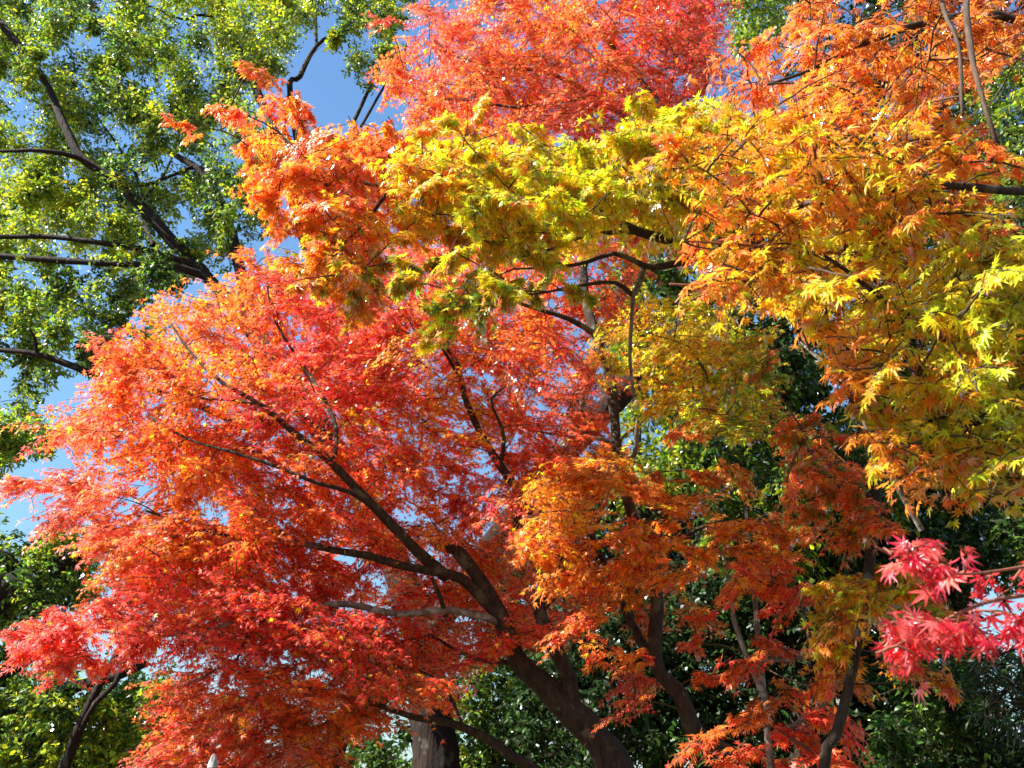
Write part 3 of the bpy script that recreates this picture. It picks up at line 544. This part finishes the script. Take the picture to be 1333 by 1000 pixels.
t.limb('limb', [(330, 560, 14.0), (240, 520, 13.8), (135, 492, 13.6), (80, 472, 13.5), (40, 460, 13.4), (0, 456, 13.4), (-60, 450, 13.4)], 10.5, 4.8, **kl)
t.limb('limb', [(48, 460, 13.4), (45, 440, 13.2), (38, 428, 13.1)], 3.9, 2.4, **kl)
kw = dict(leaf=L_OVAL, size=0.093, flat=0.9, tw=42, lv=9, droop=0.3, mat=M_GREEN, wild=1.0, sig=70, tint=0.22, upn=(1, 0))
sky_gaps = [(40, 150, 34, 34), (425, 85, 30, 26), (460, 120, 16, 24), (375, 80, 14, 20), (215, 300, 18, 14), (255, 205, 14, 12), (80, 425, 18, 14), (180, 400, 22, 14), (15, 365, 16, 16), (60, 440, 16, 16), (80, 620, 34, 30), (40, 690, 20, 20), (15, 450, 14, 14), (130, 345, 14, 10), (240, 40, 20, 16), (90, 60, 10, 14), (155, 90, 12, 9), (330, 10, 14, 10), (225, 70, 12, 10)]
c = [(40, 60, 'gld'), (120, 50, 'gl'), (200, 40, 'glg'), (270, 60, 'lyl'), (340, 40, 'lyl'), (220, 110, 'lyg'), (260, 130, 'lg'), (120, 130, 'gd'), (180, 170, 'gdg'), (290, 190, 'gd'), (230, 240, 'gdg'), (290, 270, 'gl'), (60, 220, 'gly'), (100, 270, 'yly'), (30, 260, 'gl'), (200, 300, 'gl'), (330, 110, 'gl')]  # yellow-green spots put the backlight of the clumps into leaf colour
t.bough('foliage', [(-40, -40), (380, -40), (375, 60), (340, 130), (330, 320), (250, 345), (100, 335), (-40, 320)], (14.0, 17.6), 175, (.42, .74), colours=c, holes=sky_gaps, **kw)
t.bough('foliage', [(540, -60), (700, -200), (1000, -330), (1150, -330), (1150, -150), (960, -70), (700, -30)], (11.0, 15.0), 60, (.5, .85), colours=[(700, 0, 'dg')], label='high bough added above the red maple top to cast shade', **kw)  # mostly out of view, added to shade the wood at right
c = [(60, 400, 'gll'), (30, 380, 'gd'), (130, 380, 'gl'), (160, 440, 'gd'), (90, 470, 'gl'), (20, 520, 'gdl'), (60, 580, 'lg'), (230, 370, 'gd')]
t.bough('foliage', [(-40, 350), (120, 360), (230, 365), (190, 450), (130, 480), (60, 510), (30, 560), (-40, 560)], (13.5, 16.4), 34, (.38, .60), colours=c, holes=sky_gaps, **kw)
c = [(390, 20, 'gd'), (460, 60, 'lyl'), (490, 30, 'lg'), (480, 100, 'lyl'), (440, 10, 'gd')]  # yellow-green here paints leaves as if lit from behind
t.bough('foliage', [(385, -40), (530, -40), (520, 60), (490, 110), (470, 90), (440, 20), (400, 40)], (16.0, 17.8), 24, (.35, .6), colours=c, holes=sky_gaps, label='bough coloured yellow-green as if backlit', **kw)

# ------------------------------------------------------------------ second green tree, lower left edge
base = gp(-160, 1010, 12.0, -1.0, 0.0)
t = Tree('camphor_tree', base, 'green camphor at the lower left edge with dark limbs and a tangle of broken wood', 'camphor tree', bark=B_CAMPHOR)
t.limb('trunk', [(-200, 1010, 12.0), (-150, 900, 12.0), (-70, 830, 12.0), (0, 775, 12.0), (40, 752, 12.0), (85, 732, 12.0), (140, 700, 12.0)], 60, 10, base, **kl)
t.limb('limb', [(-150, 910, 12.0), (-60, 890, 11.9), (0, 878, 11.8), (40, 855, 11.8), (75, 832, 11.8), (120, 815, 11.8)], 18.0, 7.2, **kl)
t.limb('limb', [(-60, 900, 11.9), (0, 868, 11.6), (30, 855, 11.5), (60, 838, 11.5)], 7.4, 4.0, **kl)
t.limb('limb', [(70, 1040, 11.5), (88, 985, 11.5), (110, 930, 11.4), (132, 885, 11.4), (150, 855, 11.4), (160, 835, 11.4)], 14, 6, label='dark broken limb hanging upright', **kl)
t.limb('limb', [(30, 915, 11.9), (70, 900, 11.7), (110, 890, 11.5), (150, 880, 11.4), (190, 862, 11.4)], 9, 12, label='dark broken limb lying across', **kl)
t.limb('limb', [(105, 950, 11.4), (125, 915, 11.3), (150, 890, 11.3), (165, 850, 11.3)], 6, 6, label='grey broken limb', **kl)
t.limb('limb', [(0, 930, 11.9), (50, 915, 11.8), (110, 895, 11.6), (140, 870, 11.5)], 4.1, 4.0, **kl)
t.limb('limb', [(38, 748, 12.0), (25, 735, 11.9), (12, 720, 11.8), (-10, 715, 11.8)], 4.9, 2.4, **kl)
kw.update(size=0.080)
c = [(40, 800, 'gl'), (100, 960, 'lgy'), (60, 930, 'gl'), (160, 950, 'lgy'), (180, 990, 'lg'), (20, 880, 'gd'), (60, 720, 'gl'), (20, 740, 'gd'), (120, 910, 'gd'), (40, 580, 'lg')]
t.bough('foliage', [(-40, 870), (30, 885), (60, 910), (200, 905), (235, 940), (200, 1040), (-40, 1050), (-40, 960), (-30, 900)], (11.6, 14.0), 62, (.30, .52), colours=c, holes=[(15, 965, 26, 26), (120, 850, 20, 16)], **kw)
t.bough('foliage', [(-40, 690), (30, 720), (100, 700), (110, 745), (90, 780), (40, 790), (-30, 820)], (11.8, 14.0), 26, (.26, .46), colours=c, holes=sky_gaps, **kw)
t.bough('foliage', [(-40, 540), (20, 560), (70, 575), (60, 595), (0, 590), (-40, 620)], (12.0, 14.0), 10, (.22, .4), colours=c, **kw)

# ------------------------------------------------------------------ leaning tree behind the middle
base = gp(470, 1010, 10.5, -0.4, 0.5)
t = Tree('leaning_tree', base, 'nearly black leaning trunk that crosses from lower left behind the maples to the upper right', 'leaning tree', bark=B_CAMPHOR)
t.limb('trunk', [(430, 985, 10.4), (500, 893, 10.4), (560, 822, 10.4), (650, 700, 10.3), (735, 592, 10.2), (800, 520, 10.1), (890, 425, 9.9), (945, 352, 9.8), (1020, 260, 9.7), (1120, 130, 9.6), (1212, 15, 9.5), (1260, -50, 9.5)], 34, 26, base, sides=12, step=0.15)
t.limb('limb', [(735, 595, 10.2), (770, 470, 9.6), (800, 400, 9.2), (806, 385, 9.1), (830, 340, 9.0)], 22, 16, bark=B_PALE, label='pale mottled limb', **kl)
t.limb('limb', [(1090, 170, 9.6), (1200, 150, 9.4), (1270, 105, 9.3), (1310, 55, 9.3), (1350, 0, 9.3)], 11.5, 7.2, **kl)
kw = dict(leaf=L_OVAL, size=0.085, flat=0.9, tw=24, lv=6, droop=0.4, mat=M_GREEN, wild=1.0, sig=60, tint=0.22, upn=(1, 0))
c = [(980, 10, 'gl'), (1000, -20, 'gl'), (1240, 200, 'gl'), (1290, 150, 'lg'), (1320, 200, 'lg'), (1320, 300, 'gd'), (1280, 120, 'gl')]
t.bough('foliage', [(940, -50), (1020, -50), (1060, 0), (1000, 40), (960, 20)], (9.3, 11.0), 14, (.3, .5), colours=c, **kw)
t.bough('foliage', [(1200, 110), (1300, 80), (1380, 60), (1390, 330), (1320, 330), (1260, 220)], (9.0, 11.0), 34, (.3, .5), colours=c, label='sunlit green bough at right edge', **kw)

# ------------------------------------------------------------------ evergreens of the dark wood behind, right
def evergreen(px, Y, label, limbs, boughs, w=40, py=1010, name='evergreen_tree'):
    base = gp(px, py, Y)
    t = Tree(name, base, label, 'evergreen tree', 'evergreens of the dark wood behind', bark=B_CAMPHOR)
    t.limb('trunk', limbs[0], w, 8, base, step=0.2)
    for l in limbs[1:]: t.limb('limb', l, 9, 3, step=0.2)
    for b in boughs: t.bough('foliage', **b)
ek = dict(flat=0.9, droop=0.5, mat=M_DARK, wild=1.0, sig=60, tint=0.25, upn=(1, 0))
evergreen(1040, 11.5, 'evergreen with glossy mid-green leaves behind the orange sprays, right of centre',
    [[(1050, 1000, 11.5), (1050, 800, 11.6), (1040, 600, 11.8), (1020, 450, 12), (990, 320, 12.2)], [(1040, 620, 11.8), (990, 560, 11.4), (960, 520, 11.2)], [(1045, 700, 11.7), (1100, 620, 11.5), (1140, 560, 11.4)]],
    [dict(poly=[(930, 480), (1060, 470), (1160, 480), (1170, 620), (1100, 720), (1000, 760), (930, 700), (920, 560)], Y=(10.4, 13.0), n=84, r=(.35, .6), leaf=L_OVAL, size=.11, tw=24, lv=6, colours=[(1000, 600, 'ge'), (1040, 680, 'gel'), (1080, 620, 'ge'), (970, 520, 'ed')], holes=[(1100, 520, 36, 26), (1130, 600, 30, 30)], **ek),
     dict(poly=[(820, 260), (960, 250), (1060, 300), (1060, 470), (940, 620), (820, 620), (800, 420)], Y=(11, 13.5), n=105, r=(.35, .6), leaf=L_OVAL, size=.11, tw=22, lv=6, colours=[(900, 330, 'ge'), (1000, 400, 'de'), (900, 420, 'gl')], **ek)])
evergreen(1230, 12.5, 'dense evergreen with leaves darkened almost black as shade low in the right, behind the slim stem',
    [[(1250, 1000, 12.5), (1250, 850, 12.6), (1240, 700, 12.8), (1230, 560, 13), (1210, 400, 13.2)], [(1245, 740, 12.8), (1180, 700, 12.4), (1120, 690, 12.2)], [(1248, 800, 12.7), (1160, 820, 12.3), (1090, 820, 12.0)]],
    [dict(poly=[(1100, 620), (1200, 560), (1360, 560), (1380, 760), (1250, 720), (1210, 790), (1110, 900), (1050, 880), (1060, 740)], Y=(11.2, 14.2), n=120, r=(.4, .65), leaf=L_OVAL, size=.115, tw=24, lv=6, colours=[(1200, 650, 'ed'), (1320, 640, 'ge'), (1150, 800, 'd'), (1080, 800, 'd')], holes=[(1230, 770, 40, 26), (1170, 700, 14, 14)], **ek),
     dict(poly=[(1080, -100), (1400, -140), (1400, 300), (1150, 290), (1060, 100)], Y=(11.2, 14.2), n=90, r=(.5, .8), leaf=L_OVAL, size=.12, tw=24, lv=7, colours=[(1200, 100, 'de')], **ek),  # tall crown part added to shade the wood below it
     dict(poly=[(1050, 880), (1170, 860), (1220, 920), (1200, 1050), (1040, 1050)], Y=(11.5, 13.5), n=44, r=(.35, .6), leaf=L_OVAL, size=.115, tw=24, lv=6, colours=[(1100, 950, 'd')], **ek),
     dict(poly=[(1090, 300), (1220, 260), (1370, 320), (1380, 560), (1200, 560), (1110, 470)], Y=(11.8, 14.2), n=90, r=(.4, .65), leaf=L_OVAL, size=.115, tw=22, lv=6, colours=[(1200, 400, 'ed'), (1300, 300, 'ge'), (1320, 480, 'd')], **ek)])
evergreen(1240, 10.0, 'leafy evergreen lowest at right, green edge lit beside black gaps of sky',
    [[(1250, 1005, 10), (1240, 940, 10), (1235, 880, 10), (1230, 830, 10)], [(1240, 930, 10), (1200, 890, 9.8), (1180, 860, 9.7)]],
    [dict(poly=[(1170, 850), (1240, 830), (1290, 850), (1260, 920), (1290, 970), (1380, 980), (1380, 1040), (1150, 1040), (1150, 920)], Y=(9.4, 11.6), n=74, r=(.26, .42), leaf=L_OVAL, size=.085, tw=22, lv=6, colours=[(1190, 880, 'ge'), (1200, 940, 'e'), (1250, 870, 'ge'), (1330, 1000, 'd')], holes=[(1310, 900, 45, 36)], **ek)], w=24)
evergreen(870, 12.5, 'evergreen with shade-darkened leaves low in the middle between the two maple trunks',
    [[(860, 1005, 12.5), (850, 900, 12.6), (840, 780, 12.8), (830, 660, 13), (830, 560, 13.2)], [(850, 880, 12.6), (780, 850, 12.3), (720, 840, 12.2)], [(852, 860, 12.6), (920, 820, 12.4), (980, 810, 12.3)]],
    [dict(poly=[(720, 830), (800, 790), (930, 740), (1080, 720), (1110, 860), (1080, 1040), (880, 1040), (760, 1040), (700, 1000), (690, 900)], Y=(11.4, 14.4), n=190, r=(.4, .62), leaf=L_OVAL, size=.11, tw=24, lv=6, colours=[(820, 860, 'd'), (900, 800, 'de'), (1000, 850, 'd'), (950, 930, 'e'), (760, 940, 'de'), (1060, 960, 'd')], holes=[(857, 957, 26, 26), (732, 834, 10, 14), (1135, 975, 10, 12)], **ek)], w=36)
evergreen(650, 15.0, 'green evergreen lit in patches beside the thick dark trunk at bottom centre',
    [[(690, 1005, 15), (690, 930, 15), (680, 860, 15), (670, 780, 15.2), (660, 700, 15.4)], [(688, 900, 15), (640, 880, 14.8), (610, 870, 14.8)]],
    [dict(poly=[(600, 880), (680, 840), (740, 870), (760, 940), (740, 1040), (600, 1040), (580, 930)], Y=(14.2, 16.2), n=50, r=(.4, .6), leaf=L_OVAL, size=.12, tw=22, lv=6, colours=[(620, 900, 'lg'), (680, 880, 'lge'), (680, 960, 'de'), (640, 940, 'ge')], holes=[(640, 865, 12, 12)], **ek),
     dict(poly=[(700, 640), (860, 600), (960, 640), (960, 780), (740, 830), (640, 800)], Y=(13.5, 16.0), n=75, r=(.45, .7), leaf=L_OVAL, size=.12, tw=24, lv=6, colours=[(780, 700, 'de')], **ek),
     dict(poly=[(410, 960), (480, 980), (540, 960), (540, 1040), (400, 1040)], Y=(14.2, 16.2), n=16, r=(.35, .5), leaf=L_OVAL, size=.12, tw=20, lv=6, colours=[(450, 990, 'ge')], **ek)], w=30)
evergreen(1330, 9.0, 'dark conifer at the right edge with long needles against the sky',
    [[(1420, 1005, 9), (1410, 900, 9), (1390, 800, 9), (1370, 700, 9.1), (1350, 620, 9.2)], [(1395, 830, 9), (1330, 880, 8.9), (1290, 920, 8.8)], [(1405, 900, 9), (1350, 920, 8.9), (1310, 950, 8.8)], [(1390, 790, 9), (1330, 840, 8.9), (1270, 860, 8.8)]],
    [dict(poly=[(1270, 850), (1340, 840), (1380, 900), (1350, 950), (1280, 940)], Y=(8.6, 9.4), n=26, r=(.2, .34), leaf=L_NEEDLE, size=.20, tw=10, lv=3, colours=[(1300, 900, 'd')], **ek)], w=24)

# ------------------------------------------------------------------ pale weathered post among the low red leaves
def lathe(prof, sides=14):
    V = [(r_ * math.cos(2 * math.pi * k / sides), r_ * math.sin(2 * math.pi * k / sides), z) for r_, z in prof for k in range(sides)]
    T = []
    for i in range(len(prof) - 1):
        for k in range(sides):
            a, b = i * sides + k, i * sides + (k + 1) % sides
            T += [(a, b, b + sides), (a, b + sides, a + sides)]
    return np.array(V), np.array(T)
top = P(279, 981, 5.9)
rt = empty('pointed_post', (top[0], top[1], -0.1), 'pale grey pointed post top showing among the lowest red leaves', 'post')
hz = float(top[2]) + 0.1
V, T = lathe([(.034, 0), (.031, hz - .10), (.033, hz - .098), (.033, hz - .085), (.029, hz - .083), (.028, hz - .075)])
link_mesh('shaft', raw_mesh('shaft', V + np.array(rt.location), T, [B_PALE], smooth=True), rt)
V, T = lathe([(.030, hz - .076), (.026, hz - .05), (.014, hz - .012), (.001, hz)])
link_mesh('pointed_cap', raw_mesh('pointed_cap', V + np.array(rt.location), T, [bark_mat('bleached_wood', (.20, .19, .17), (.62, .60, .56), None, 0, 12.0)], smooth=True), rt)
